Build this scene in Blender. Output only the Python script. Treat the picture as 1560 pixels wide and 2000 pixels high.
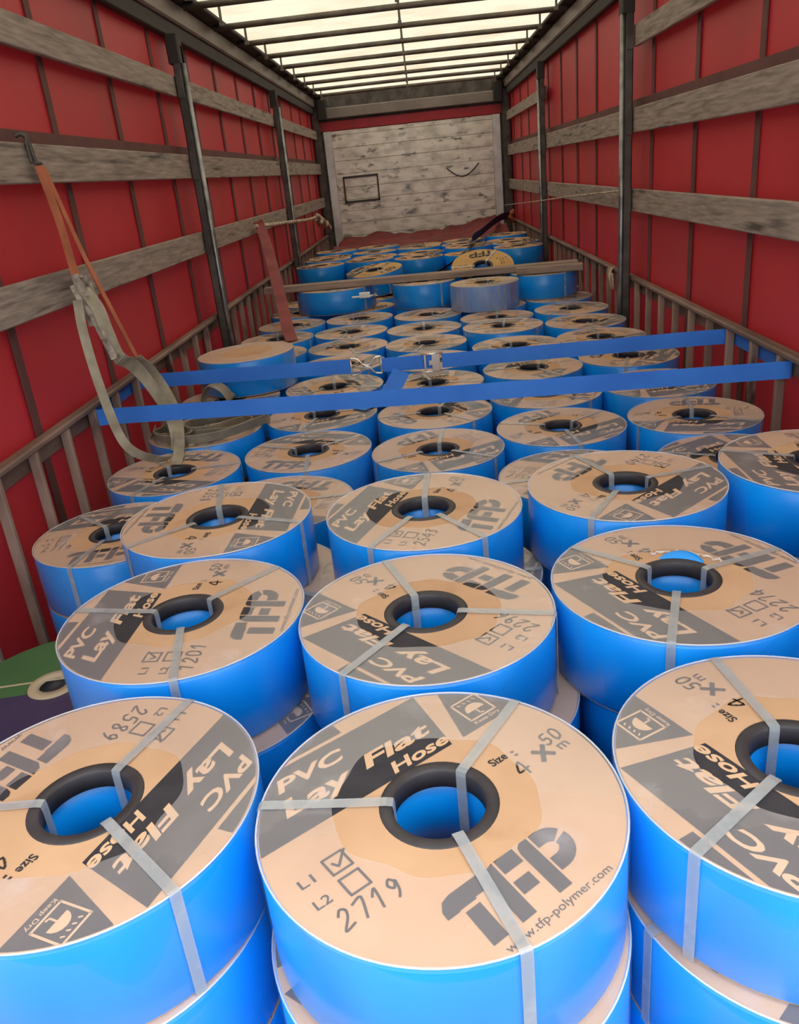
import bpy, math, random
from mathutils import Vector, Matrix, noise
# ------------------------------------------------------------------ camera, light, exposure
for o in list(bpy.data.objects): bpy.data.objects.remove(o, do_unlink=True)
SC = bpy.context.scene
COL = SC.collection
PI = math.pi
def cam_setup():
    pitch, yaw, roll = -0.39595, -0.06055, -0.10231
    ca, sa = math.cos(pitch), math.sin(pitch); cb, sb = math.cos(yaw), math.sin(yaw)
    f = Vector((sb*ca, cb*ca, sa)); r = Vector((cb, -sb, 0)); u = r.cross(f)
    r2 = r*math.cos(roll) + u*math.sin(roll); u2 = -r*math.sin(roll) + u*math.cos(roll)
    cd = bpy.data.cameras.new('camera'); co = bpy.data.objects.new('camera', cd); COL.objects.link(co)
    m = Matrix((( r2.x, u2.x, -f.x, 0.04055), (r2.y, u2.y, -f.y, 0.0), (r2.z, u2.z, -f.z, 1.6993), (0, 0, 0, 1)))
    co.matrix_world = m
    cd.sensor_fit = 'HORIZONTAL'; cd.sensor_width = 36.0; cd.lens = 1574.27/1560*36.0
    cd.clip_start = 0.02; cd.clip_end = 200
    SC.camera = co
cam_setup()
W = bpy.data.worlds.new('World'); SC.world = W; W.use_nodes = True
bg = W.node_tree.nodes['Background']; bg.inputs[0].default_value = (0.93, 0.97, 1.0, 1); bg.inputs[1].default_value = 1.58
sd = bpy.data.lights.new('sun', 'SUN'); sd.energy = .8; sd.angle = 0.25; sd.color = (1, .95, .87)
so = bpy.data.objects.new('sun', sd); COL.objects.link(so); so.rotation_euler = (math.radians(14), math.radians(22), 0); so.location = (0, 0, 8)
SC.view_settings.view_transform = 'Standard'; SC.view_settings.look = 'None'; SC.view_settings.gamma = 1
SC.view_settings.use_curve_mapping = False
SC.view_settings.exposure = 0.70
rnd = random.Random(7)

# ------------------------------------------------------------------ materials
def lin(c):
    return tuple(((x/255)/12.92 if x/255 <= .04045 else ((x/255+.055)/1.055)**2.4) for x in c) + (1,)
MATS = {}
def sheer(nt, b):   # the tarpaulin lets a little daylight through
    t = nt.nodes.new('ShaderNodeBsdfTranslucent'); t.inputs[0].default_value = lin((200, 40, 48))
    mx = nt.nodes.new('ShaderNodeMixShader'); mx.inputs[0].default_value = .04
    nt.links.new(b.outputs[0], mx.inputs[1]); nt.links.new(t.outputs[0], mx.inputs[2]); nt.links.new(mx.outputs[0], nt.nodes['Material Output'].inputs[0])
def mat(name, rgb, rough=.6, rgb2=None, scale=6., stretch=(1, 1, 1), detail=5., lo=.35, hi=.65, metallic=0., spec=.5, bump=0., bscale=None, rgb3=None, s3=2.5, lo3=.58, hi3=.68, coord='Object', coat=0., extra=None):
    m = bpy.data.materials.new(name); m.use_nodes = True; nt = m.node_tree; N = nt.nodes; L = nt.links
    b = N['Principled BSDF']; b.inputs['Base Color'].default_value = lin(rgb); b.inputs['Roughness'].default_value = rough
    b.inputs['Metallic'].default_value = metallic; b.inputs['Specular IOR Level'].default_value = spec
    b.inputs['Coat Weight'].default_value = coat
    def noisefac(sc, lo, hi, st):
        if coord == 'World':
            tc = N.new('ShaderNodeNewGeometry').outputs['Position']
        else:
            tc = N.new('ShaderNodeTexCoord').outputs[coord]
        mp = N.new('ShaderNodeMapping'); mp.inputs['Scale'].default_value = st; L.new(tc, mp.inputs[0])
        nz = N.new('ShaderNodeTexNoise'); nz.inputs['Scale'].default_value = sc; nz.inputs['Detail'].default_value = detail; L.new(mp.outputs[0], nz.inputs['Vector'])
        rp = N.new('ShaderNodeMapRange'); rp.inputs[1].default_value = lo; rp.inputs[2].default_value = hi; L.new(nz.outputs[0], rp.inputs[0])
        return rp.outputs[0], nz.outputs[0]
    last = None
    if rgb2:
        fac, raw = noisefac(scale, lo, hi, stretch)
        mx = N.new('ShaderNodeMix'); mx.data_type = 'RGBA'; mx.inputs['A'].default_value = lin(rgb); mx.inputs['B'].default_value = lin(rgb2)
        L.new(fac, mx.inputs['Factor']); last = mx.outputs['Result']
        if bump:
            bp = N.new('ShaderNodeBump'); bp.inputs['Strength'].default_value = bump; bp.inputs['Distance'].default_value = .01
            L.new(raw, bp.inputs['Height']); L.new(bp.outputs[0], b.inputs['Normal'])
    if rgb3:
        fac, raw = noisefac(s3, lo3, hi3, stretch)
        mx = N.new('ShaderNodeMix'); mx.data_type = 'RGBA'; mx.inputs['B'].default_value = lin(rgb3)
        if last: L.new(last, mx.inputs['A'])
        else: mx.inputs['A'].default_value = lin(rgb)
        L.new(fac, mx.inputs['Factor']); last = mx.outputs['Result']
    if last: L.new(last, b.inputs['Base Color'])
    if extra: extra(m, nt, b)
    MATS[name] = m
    return m
M_floor = mat('floor_plywood', (92, 70, 52), .8, (70, 54, 42), 8)
M_curtain = mat('red_tarpaulin', (184, 48, 56), .5, (168, 40, 48), 1.6, coord='World', rgb3=(128, 56, 56), s3=.9, lo3=.55, hi3=.8, extra=lambda m, nt, b: sheer(nt, b))
M_strapshade_belt = mat('strap_shadow_and_belt', (104, 66, 62), .7, (88, 54, 50), 6, coord='World')  # belt colour; also paints the outer straps' shadows on the curtain
M_wood = mat('weathered_board', (168, 156, 146), .8, (126, 116, 108), 5, (9, 1.2, 14), 8, .3, .7, coord='World', rgb3=(80, 72, 67), s3=2.2, lo3=.56, hi3=.72, bump=.25)
M_wood_lay = mat('loose_board', (168, 150, 136), .8, (130, 113, 101), 5, (.6, 6, 9), 8, .3, .7, coord='World', bump=.2)
M_wood_edge = M_wood
M_steel = mat('dark_steel', (96, 90, 86), .55, (66, 60, 57), 9, metallic=.35, coord='World')
M_galv = mat('galvanised_tube', (158, 158, 158), .38, (118, 118, 120), 14, metallic=.8, coord='World')
M_rack = mat('brown_steel_slat', (170, 146, 132), .65, (134, 111, 99), 7, (2, 2, .6), coord='World', rgb3=(74, 52, 46), s3=5)
M_rackrail = mat('brown_rail', (134, 114, 102), .6, (96, 78, 70), 7, (2, .4, 2), coord='World')
M_rail = mat('roof_beam', (140, 130, 124), .5, (118, 108, 102), 3, metallic=.25, coord='World')
M_darkedge = mat('roof_gutter', (46, 42, 40), .7)
M_bow = mat('roof_bow_tube', (112, 104, 94), .5, (88, 80, 72), 9, metallic=.4, coord='World')
M_panel = mat('scuffed_panel', (236, 231, 222), .3, (196, 190, 181), 6.5, (.8, 1, 1.8), 9, .42, .66, coord='World', rgb3=(112, 106, 100), s3=9, lo3=.575, hi3=.70, bump=.25)
M_alu = mat('aluminium_frame', (215, 212, 206), .32, (180, 176, 170), 5, metallic=.5, coord='World')
M_redpaint = mat('red_paint', (170, 24, 40), .5, (140, 22, 34), 3, coord='World')
M_oldred = mat('old_red_tarp', (132, 46, 48), .7, (104, 38, 40), 6, coord='World')
M_mark = mat('black_scuff', (70, 66, 64), .8)
M_card = mat('kraft_card', (206, 167, 132), .8, (195, 155, 119), 7, (1, 1, 1), 6, rgb3=(170, 128, 90), s3=6, lo3=.62, hi3=.8)
M_card_y = mat('yellow_card', (206, 166, 104), .75, (188, 146, 88), 6)
M_print = mat('black_print', (40, 39, 46), .7, (52, 50, 56), 30)
M_lettering = mat('card_lettering', (212, 176, 142), .8)
M_ink = mat('pen_ink', (62, 54, 52), .8)
M_core = mat('dark_core_tube', (62, 58, 62), .55, (48, 45, 48), 20)
M_blue = mat('blue_pvc_hose', (0, 152, 246), .34, (0, 138, 238), 4, (1, 1, .3), 3, spec=.5, coat=.15)
M_webblue = mat('blue_webbing', (58, 132, 232), .75, (48, 118, 220), 5, (1, 1, 1), coord='World')
M_webnavy = mat('navy_webbing', (44, 60, 112), .8)
M_webgrey = mat('grey_green_webbing', (164, 157, 138), .85, (132, 125, 108), 14, coord='World')
M_webrust = mat('rust_webbing', (186, 112, 78), .85, (160, 92, 66), 10, coord='World')
M_webpink = mat('faded_red_webbing', (150, 80, 78), .85, (128, 66, 66), 8, coord='World')
M_zinc = mat('dirty_zinc', (206, 198, 184), .45, (120, 110, 98), 30, metallic=.45, coord='World')
M_chrome = mat('bright_zinc', (225, 222, 215), .25, metallic=.8)
M_rope = mat('dirty_white_rope', (206, 192, 172), .9, (150, 132, 112), 12, coord='World')
M_green = mat('green_label', (78, 124, 76), .4, (66, 108, 68), 5)
M_navy = mat('navy_label', (62, 56, 92), .45, (72, 62, 96), 5)
M_cream = mat('cream_ring', (196, 178, 150), .7)
M_ground = mat('asphalt', (120, 116, 110), .9, (98, 95, 90), 2)
def roof_mat():
    m = bpy.data.materials.new('translucent_roof_tarp'); m.use_nodes = True; nt = m.node_tree; N = nt.nodes; L = nt.links
    N.remove(N['Principled BSDF']); out = N['Material Output']
    g = N.new('ShaderNodeNewGeometry'); nz = N.new('ShaderNodeTexNoise'); nz.inputs['Scale'].default_value = 2.2; nz.inputs['Detail'].default_value = 6
    L.new(g.outputs['Position'], nz.inputs['Vector'])
    mx = N.new('ShaderNodeMix'); mx.data_type = 'RGBA'; mx.inputs['A'].default_value = (.84, .76, .57, 1); mx.inputs['B'].default_value = (.70, .59, .40, 1)
    rp = N.new('ShaderNodeMapRange'); rp.inputs[1].default_value = .45; rp.inputs[2].default_value = .75; L.new(nz.outputs[0], rp.inputs[0]); L.new(rp.outputs[0], mx.inputs['Factor'])
    t = N.new('ShaderNodeBsdfTranslucent'); d = N.new('ShaderNodeBsdfDiffuse'); L.new(mx.outputs['Result'], t.inputs[0]); L.new(mx.outputs['Result'], d.inputs[0])
    ms = N.new('ShaderNodeMixShader'); ms.inputs[0].default_value = .45; L.new(d.outputs[0], ms.inputs[1]); L.new(t.outputs[0], ms.inputs[2]); L.new(ms.outputs[0], out.inputs[0])
    return m
M_roof = roof_mat()
def clear_mat(name, col, base, var, scale, rough, gl, stretch=(1, 1, 1), lo=.5, hi=.78):
    m = bpy.data.materials.new(name); m.use_nodes = True; nt = m.node_tree; N = nt.nodes; L = nt.links
    N.remove(N['Principled BSDF']); out = N['Material Output']
    tc = N.new('ShaderNodeTexCoord'); mp = N.new('ShaderNodeMapping'); mp.inputs['Scale'].default_value = stretch; L.new(tc.outputs['Object'], mp.inputs[0])
    oi = N.new('ShaderNodeObjectInfo'); ad = N.new('ShaderNodeVectorMath'); ad.operation = 'ADD'
    sc = N.new('ShaderNodeVectorMath'); sc.operation = 'SCALE'; sc.inputs[0].default_value = (7, 5, 3); L.new(oi.outputs['Random'], sc.inputs['Scale'])
    L.new(mp.outputs[0], ad.inputs[0]); L.new(sc.outputs[0], ad.inputs[1])
    nz = N.new('ShaderNodeTexNoise'); nz.inputs['Scale'].default_value = scale; nz.inputs['Detail'].default_value = 5; L.new(ad.outputs[0], nz.inputs['Vector'])
    rp = N.new('ShaderNodeMapRange'); rp.inputs[1].default_value = lo; rp.inputs[2].default_value = hi; rp.inputs[3].default_value = base; rp.inputs[4].default_value = base+var; L.new(nz.outputs[0], rp.inputs[0])
    tr = N.new('ShaderNodeBsdfTransparent'); df = N.new('ShaderNodeBsdfDiffuse'); df.inputs[0].default_value = col
    bp = N.new('ShaderNodeBump'); bp.inputs['Strength'].default_value = .25; bp.inputs['Distance'].default_value = .01; L.new(nz.outputs[0], bp.inputs['Height'])
    gs = N.new('ShaderNodeBsdfGlossy'); gs.inputs['Roughness'].default_value = rough; gs.inputs[0].default_value = (1, 1, 1, 1); L.new(bp.outputs[0], gs.inputs['Normal'])
    fr = N.new('ShaderNodeFresnel'); fr.inputs[0].default_value = 1.35; ml = N.new('ShaderNodeMath'); ml.operation = 'MULTIPLY'; ml.inputs[1].default_value = gl; L.new(fr.outputs[0], ml.inputs[0])
    m1 = N.new('ShaderNodeMixShader'); L.new(rp.outputs[0], m1.inputs[0]); L.new(tr.outputs[0], m1.inputs[1]); L.new(df.outputs[0], m1.inputs[2])
    m2 = N.new('ShaderNodeMixShader'); L.new(ml.outputs[0], m2.inputs[0]); L.new(m1.outputs[0], m2.inputs[1]); L.new(gs.outputs[0], m2.inputs[2])
    L.new(m2.outputs[0], out.inputs[0])
    return m
M_film = clear_mat('clear_film_top', (.90, .86, .92, 1), .14, .30, 7, .38, .14, (1, 1, 1), .6, .84)
M_film_side = clear_mat('clear_film_side', (.60, .80, .98, 1), .0, .07, 5, .3, .12, (1, 1, .35))
M_film_thick = clear_mat('frosted_film', (.50, .55, .66, 1), .35, .4, 9, .25, .3, (1, 1, .3))
M_band = clear_mat('clear_strapping', (.50, .54, .58, 1), .36, .2, 25, .3, .5)
M_film_edge = clear_mat('film_edge', (.92, .94, .98, 1), .35, .4, 9, .2, .5)

# ------------------------------------------------------------------ mesh helpers
class MB:
    def __init__(s): s.v = []; s.f = []; s.m = []; s.sm = []
    def face(s, idx, m=0, smooth=False): s.f.append(idx); s.m.append(m); s.sm.append(smooth)
    def box(s, a, b, m=0, mat4=None):
        n = len(s.v); x0, y0, z0 = a; x1, y1, z1 = b
        P = [(x0,y0,z0),(x1,y0,z0),(x1,y1,z0),(x0,y1,z0),(x0,y0,z1),(x1,y0,z1),(x1,y1,z1),(x0,y1,z1)]
        if mat4: P = [tuple(mat4 @ Vector(p)) for p in P]
        s.v += P
        for q in ((0,3,2,1),(4,5,6,7),(0,1,5,4),(1,2,6,5),(2,3,7,6),(3,0,4,7)): s.face([n+i for i in q], m)
        return s
    def bbox(s, a, b, c=.004, m=0, mat4=None):   # box with chamfered long edges (chamfer in the two smaller axes)
        d = [b[i]-a[i] for i in range(3)]; ax = d.index(max(d)); o = [i for i in range(3) if i != ax]
        c = min(c, d[o[0]]*.45, d[o[1]]*.45)
        prof = []
        for su, sv, first in ((0,0,0),(1,0,1),(1,1,0),(0,1,1)):
            U = b[o[0]] if su else a[o[0]]; V = b[o[1]] if sv else a[o[1]]
            pu = (U + (-c if su else c), V); pv = (U, V + (-c if sv else c))
            prof += [pv, pu] if not first else [pu, pv]
        n = len(s.v); k = len(prof)
        for t in (a[ax], b[ax]):
            for (u, v) in prof:
                p = [0, 0, 0]; p[ax] = t; p[o[0]] = u; p[o[1]] = v
                p = Vector(p); s.v.append(tuple(mat4 @ p if mat4 else p))
        for i in range(k):
            j = (i+1) % k; s.face([n+i, n+j, n+k+j, n+k+i], m)
        s.face([n+i for i in range(k)][::-1], m); s.face([n+k+i for i in range(k)], m)
        return s
    def lathe(s, prof, seg=64, m=0, smooth=True, closed=False, mats=None):
        n = len(s.v); k = len(prof)
        for i in range(seg):
            t = 2*PI*i/seg; c, sn = math.cos(t), math.sin(t)
            for r, z in prof: s.v.append((r*c, r*sn, z))
        last = k if closed else k-1
        for i in range(seg):
            j = (i+1) % seg
            for q in range(last):
                q2 = (q+1) % k
                s.face([n+i*k+q, n+j*k+q, n+j*k+q2, n+i*k+q2], mats[q] if mats else m, smooth)
        return s
    def tube(s, pts, r, seg=8, m=0, cap=True, smooth=True):
        P = [Vector(p) for p in pts]; n0 = len(s.v); up = Vector((0, 0, 1))
        for i, p in enumerate(P):
            t = (P[min(i+1, len(P)-1)] - P[max(i-1, 0)]).normalized()
            a = t.cross(up) if abs(t.dot(up)) < .95 else t.cross(Vector((1, 0, 0)))
            a.normalize(); b = t.cross(a).normalized()
            rr = r[i] if isinstance(r, (list, tuple)) else r
            for k in range(seg):
                q = p + a*rr*math.cos(2*PI*k/seg) + b*rr*math.sin(2*PI*k/seg); s.v.append(tuple(q))
        for i in range(len(P)-1):
            for k in range(seg):
                k2 = (k+1) % seg
                s.face([n0+i*seg+k, n0+i*seg+k2, n0+(i+1)*seg+k2, n0+(i+1)*seg+k], m, smooth)
        if cap:
            s.face([n0+k for k in range(seg)][::-1], m); s.face([n0+(len(P)-1)*seg+k for k in range(seg)], m)
        return s
    def ribbon(s, pts, wdir, w, th=.0018, m=0):
        P = [Vector(p) for p in pts]; n0 = len(s.v); k = len(P)
        for i, p in enumerate(P):
            t = (P[min(i+1, k-1)] - P[max(i-1, 0)]).normalized()
            d = Vector(wdir[i] if isinstance(wdir, list) else wdir); d = (d - t*d.dot(t)).normalized()
            nn = t.cross(d).normalized()
            for a, b in ((-1, -1), (1, -1), (1, 1), (-1, 1)): s.v.append(tuple(p + d*(a*w/2) + nn*(b*th/2)))
        for i in range(k-1):
            for q in range(4):
                q2 = (q+1) % 4; s.face([n0+i*4+q, n0+i*4+q2, n0+(i+1)*4+q2, n0+(i+1)*4+q], m, False)
        s.face([n0, n0+3, n0+2, n0+1], m); e = n0+(k-1)*4; s.face([e, e+1, e+2, e+3], m)
        return s
    def poly(s, pts, z, m=0):
        n = len(s.v); s.v += [(x, y, z) for x, y in pts]; s.face([n+i for i in range(len(pts))], m)
        return s
    def mesh(s, name, mats):
        me = bpy.data.meshes.new(name); me.from_pydata(s.v, [], s.f)
        for x in (mats if isinstance(mats, (list, tuple)) else [mats]): me.materials.append(x)
        me.polygons.foreach_set('material_index', s.m); me.polygons.foreach_set('use_smooth', s.sm); me.update()
        return me
def add(name, me, parent=None, loc=(0, 0, 0), rotz=0):
    o = bpy.data.objects.new(name, me); COL.objects.link(o)
    o.location = loc; o.rotation_euler = (0, 0, rotz)
    if parent: o.parent = parent
    return o
def tag(o, label=None, cat=None, group=None, kind=None):
    if label: o['label'] = label
    if cat: o['category'] = cat
    if group: o['group'] = group
    if kind: o['kind'] = kind
    return o
def empty(name, loc=(0, 0, 0), rot=(0, 0, 0)):
    o = bpy.data.objects.new(name, None); o.empty_display_size = .1; COL.objects.link(o); o.location = loc; o.rotation_euler = rot
    return o
def smooth_path(pts, n=6):
    P = [Vector(p) for p in pts]; out = []
    for i in range(len(P)-1):
        p0, p1, p2, p3 = P[max(i-1, 0)], P[i], P[i+1], P[min(i+2, len(P)-1)]
        for k in range(n):
            t = k/n
            out.append(.5*((2*p1) + (p2-p0)*t + (2*p0-5*p1+4*p2-p3)*t*t + (3*p1-p0-3*p2+p3)*t**3))
    out.append(P[-1]); return out

# ------------------------------------------------------------------ the trailer
Y0, Y1 = .35, 11.75
g = tag(add('ground', MB().box((-14, -20, -1.35), (14, 30, -1.25)).mesh('ground', M_ground)), 'grey asphalt ground the trailer stands on', 'ground', kind='structure')
fl = MB().box((-1.31, Y0, -.12), (1.31, Y1+.1, 0)).mesh('floor', M_floor)
tag(add('floor', fl), 'brown plywood floor of the trailer under the rolls', 'floor', kind='structure')

def curtain(side, name):
    m = MB(); ny, nz = 132, 10; s = side
    for i in range(ny+1):
        y = Y0 + (Y1-Y0)*i/ny
        for j in range(nz+1):
            z = -.15 + 2.78*j/nz
            ph = ((y-3.307)/.729) % 1
            x = s*(1.302 + .012*math.sin(PI*ph)*math.sin(PI*j/nz) + .005*noise.noise(Vector((y*1.3, z*1.1, s*3))))
            m.v.append((x, y, z))
    for i in range(ny):
        for j in range(nz):
            a = i*(nz+1)+j; m.face([a, a+nz+1, a+nz+2, a+1], 0, True)
    w = tag(add(name, m.mesh(name, M_curtain)), 'red tarpaulin side curtain on the %s of the trailer' % ('left' if s < 0 else 'right'), 'curtain', kind='structure')
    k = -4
    sm = MB().box((-.002, -.024, 0), (.002, .024, 2.45)).mesh('strap_shadow', M_strapshade_belt)  # dark strip painting the shadow of an outer tension strap showing through
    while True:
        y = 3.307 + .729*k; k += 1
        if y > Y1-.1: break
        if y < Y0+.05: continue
        add('strap_shadow', sm, w, (s*1.296, y, .1))
    add('reinforcing_belt', MB().box((-.0025, Y0, 0), (.0025, Y1-.05, .07)).mesh('reinforcing_belt', M_strapshade_belt), w, (s*1.2945, 0, 1.885))
    return w
curtain(-1, 'wall_left'); curtain(1, 'wall_right')

# roof tarpaulin with bows
rm = MB(); ys = []
bows = [5.26 + .737*k for k in range(-6, 9)]
n = 150
for i in range(n+1):
    y = Y0 + (Y1-Y0)*i/n; ph = ((y-5.26)/.737) % 1
    for j in range(9):
        x = -1.31 + 2.62*j/8
        rm.v.append((x, y, 2.735 - .018*math.sin(PI*ph) + .008*noise.noise(Vector((x*2, y*2, 1)))))
for i in range(n):
    for j in range(8):
        a = i*9+j; rm.face([a, a+1, a+10, a+9], 0, True)
roof = tag(add('ceiling', rm.mesh('ceiling', M_roof)), 'cream translucent roof tarpaulin over the trailer', 'roof', kind='structure')
bow_me = MB().tube([(-1.2, 0, 0), (-.6, 0, .004), (0, 0, .006), (.6, 0, .004), (1.2, 0, 0)], .019, 10).mesh('roof_bow', M_bow)
tab_me = MB().box((-.007, -.004, -.085), (.007, .004, .0)).box((-.012, -.008, -.1), (.012, .008, -.08)).mesh('hanging_tab', M_bow)
for y in bows:
    b = add('roof_bow', bow_me, roof, (0, y, 2.672))
    for x in (-1.0, 0, 1.0): add('hanging_tab', tab_me, b, (x, 0, -.012 + (.02 if x == 0 else 0)))
add('ridge_cable', MB().tube([(0, Y0, 2.705), (0, Y1-.1, 2.705)], .006, 6).mesh('ridge_cable', M_bow), roof)
# longitudinal roof beams
for nm, s in (('trim_1', -1), ('trim_2', 1)):
    t = add(nm, MB().bbox((min(s*1.225, s*1.31), Y0, 2.582), (max(s*1.225, s*1.31), Y1, 2.69), .01).mesh('beam', M_rail))
    tag(t, 'grey steel roof beam running along the %s side' % ('left' if s < 0 else 'right'), 'beam', kind='structure')
    add('gutter', MB().bbox((min(s*1.14, s*1.31), Y0, 2.692), (max(s*1.14, s*1.31), Y1, 2.72), .006).mesh('gutter', M_darkedge), t)
    add('curtain_track', MB().bbox((min(s*1.245, s*1.292), Y0, 2.5), (max(s*1.245, s*1.292), Y1, 2.582), .006).mesh('curtain_track', M_darkedge), t)
# front wall
fw = tag(add('wall_front', MB().box((-1.34, Y1, -.15), (1.34, Y1+.06, 2.76)).mesh('wall_front', M_steel)), 'scuffed white board wall closing the far end of the trailer', 'wall', kind='structure')
bz = .02
bh = [.17, .15, .16, .16, .15, .16, .17, .15, .14, .16, .17, .16, .16, .156]
k = 0
while bz < 2.28:
    h = min(bh[k % len(bh)], 2.29-bz); k += 1
    add('board', MB().bbox((-1.06, Y1-.03 - .002*(k % 3), bz+.0015), (1.06, Y1, bz+h-.0015), .003).mesh('board', M_panel), fw); bz += h
for s in (-1, 1):
    add('frame_upright', MB().bbox((min(s*1.055, s*1.165), Y1-.045, .02), (max(s*1.055, s*1.165), Y1, 2.29), .006).mesh('frame_upright', M_alu), fw)
    add('corner_post', MB().bbox((min(s*1.19, s*1.29), Y1-.09, 0), (max(s*1.19, s*1.29), Y1, 2.57), .008).mesh('corner_post', M_steel), fw)
add('red_band', MB().bbox((-1.188, Y1-.04, 2.293), (1.188, Y1, 2.41), .005).mesh('red_band', M_redpaint), fw)
add('header_beam', MB().bbox((-1.1, Y1-.1, 2.435), (1.1, Y1, 2.565), .01).mesh('header_beam', M_rail), fw)
for s in (-1, 1): add('corner_bracket', MB().bbox((min(s*1.08, s*1.2), Y1-.14, 2.43), (max(s*1.08, s*1.2), Y1-.01, 2.66), .01).mesh('corner_bracket', M_darkedge), fw)
yf = Y1-.0375
hf = MB()
for a, b in (((-.965, 1.70), (-.50, 1.715)), ((-.965, 1.39), (-.50, 1.405)), ((-.972, 1.39), (-.95, 1.71)), ((-.515, 1.39), (-.495, 1.71))):
    hf.box((a[0], yf-.006, a[1]), (b[0], yf+.004, b[1]+.012))
add('hatch_frame', hf.mesh('hatch_frame', M_mark), fw)
add('curved_scuff', MB().tube([(.43+.43*t, yf, 1.70-.13*math.sin(PI*t)+.03*t) for t in [i/12 for i in range(13)]], .008, 6).mesh('curved_scuff', M_mark), fw)

# posts
def post(side, y, label):
    s = side; e = empty('side_post', (s*1.216, y, 0))
    m = MB().bbox((-.02, -.045, 0), (.02, -.035, 2.5), .003).bbox((-.02, .035, 0), (.02, .045, 2.5), .003).bbox((-.02 if s < 0 else .012, -.045, 0), (-.012 if s < 0 else .02, .045, 2.5), .003)
    add('channel', m.mesh('channel', M_steel), e)
    add('front_tube', MB().tube([(-s*.028, -.012, .02), (-s*.028, -.012, 2.36)], .017, 12).mesh('front_tube', M_galv), e)
    add('front_flange', MB().bbox((-.024, .01, 0), (-.0205, .05, 2.45), .001).bbox((.0205, .01, 0), (.024, .05, 2.45), .001).mesh('front_flange', M_steel), e)
    add('top_sleeve', MB().bbox((-.04, -.05, 2.36), (.024, .05, 2.5), .006).mesh('top_sleeve', M_darkedge), e)
    for z in (1.37, 1.775, 2.19): [add('board_pocket', MB().bbox((-.018, ya, z), (.018, ya+.0085, z+.13), .003).mesh('board_pocket', M_steel), e) for ya in (-.055, .0505)]
    tag(e, label, 'post', 'posts along the trailer sides')
post(-1, 4.985, 'nearer steel post with bright tube against the left red curtain')
post(-1, 8.252, 'farther steel post against the left red curtain')
post(1, 4.985, 'nearer steel post with bright tube against the right red curtain')
post(1, 8.252, 'farther steel post against the right red curtain')

# horizontal side boards in three bays
ZB = {'upper': (2.20, 2.305), 'middle': (1.783, 1.908), 'lower': (1.374, 1.494)}
BAY = {'near': (Y0+.02, 4.955), 'centre': (5.015, 8.222), 'far': (8.282, 11.64)}
for s in (-1, 1):
    for zn, (z0, z1) in ZB.items():
        for bn, (ya, yb) in BAY.items():
            if s > 0 and zn == 'upper' and bn == 'centre': continue
            b = add('side_board', MB().bbox((-.0125, 0, 0), (.0125, yb-ya, z1-z0), .004).mesh('side_board', M_wood), None, (s*1.2535, ya, z0))
            where = {'near': 'nearest the camera', 'centre': 'between the two posts', 'far': 'next to the far end wall'}[bn]
            tag(b, 'grey weathered %s board on the %s wall, the length %s' % (zn, 'left' if s < 0 else 'right', where), 'board', 'horizontal boards along the trailer sides')
# slatted racks below the boards
slat_me = MB().bbox((-.016, -.010, .05), (.016, .010, .987), .003).mesh('slat', M_rack)
for s, y_first in ((-1, 2.188), (1, 2.857)):
    e = empty('side_rack', (s*1.266, 0, 0))
    add('top_rail', MB().bbox((-.022, Y0, .987), (.022, 11.65, 1.010), .006).mesh('top_rail', M_rackrail), e)
    add('rail_web', MB().bbox((.0235 if s > 0 else -.029, Y0, .92), (.029 if s > 0 else -.0235, 11.65, .987), .004).mesh('rail_web', M_rackrail), e)
    add('bottom_rail', MB().bbox((-.026, Y0, .0), (.026, 11.65, .05), .006).mesh('bottom_rail', M_rackrail), e)
    k = -7
    while True:
        y = y_first + .2535*k; k += 1
        if y > 11.6: break
        if y < Y0+.05 or abs(y-4.985) < .08 or abs(y-8.252) < .08: continue
        add('slat', slat_me, e, (0, y, 0))
    tag(e, 'brown slatted steel side rack with top rail along the %s curtain' % ('left' if s < 0 else 'right'), 'rack', 'slatted side racks')

# ------------------------------------------------------------------ hose rolls
R, H = .2275, .1625
SEG = 72
def text_mesh(body, shear=.0, offset=.0):
    c = bpy.data.curves.new('t', 'FONT'); c.body = body; c.shear = shear; c.offset = offset; c.resolution_u = 3
    o = bpy.data.objects.new('t', c); COL.objects.link(o)
    me = bpy.data.meshes.new_from_object(o)
    vs = [(v.co.x, v.co.y) for v in me.vertices]; fs = [list(p.vertices) for p in me.polygons]
    bpy.data.objects.remove(o); bpy.data.curves.remove(c); bpy.data.meshes.remove(me)
    return vs, fs
def put_text(mb, body, u0, u1, v0, v1, z, m, shear=.2, offset=.02, rot=0):
    vs, fs = text_mesh(body, shear, offset)
    xs = [a for a, b in vs]; yy = [b for a, b in vs]
    x0, x1, y0, y1 = min(xs), max(xs), min(yy), max(yy); n = len(mb.v)
    cu, cv = (u0+u1)/2, (v0+v1)/2
    for a, b in vs:
        p = u0 + (a-x0)/(x1-x0)*(u1-u0) - cu; q = v0 + (b-y0)/(y1-y0)*(v1-v0) - cv
        c_, s_ = math.cos(rot), math.sin(rot)
        mb.v.append(((cu + p*c_-q*s_)*R, (cv + p*s_+q*c_)*R, z))
    for f in fs: mb.face([n+i for i in f], m)
def stroke(mb, pts, w, z, m):
    for (a, b) in zip(pts[:-1], pts[1:]):
        d = Vector((b[0]-a[0], b[1]-a[1])); L_ = d.length
        if L_ < 1e-6: continue
        d /= L_; nrm = Vector((-d.y, d.x))*w/2; e = d*w*.3
        q = [(a[0]-nrm.x-e.x, a[1]-nrm.y-e.y), (b[0]-nrm.x+e.x, b[1]-nrm.y+e.y), (b[0]+nrm.x+e.x, b[1]+nrm.y+e.y), (a[0]+nrm.x-e.x, a[1]+nrm.y-e.y)]
        mb.poly([(x*R, y*R) for x, y in q], z, m)
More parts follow.
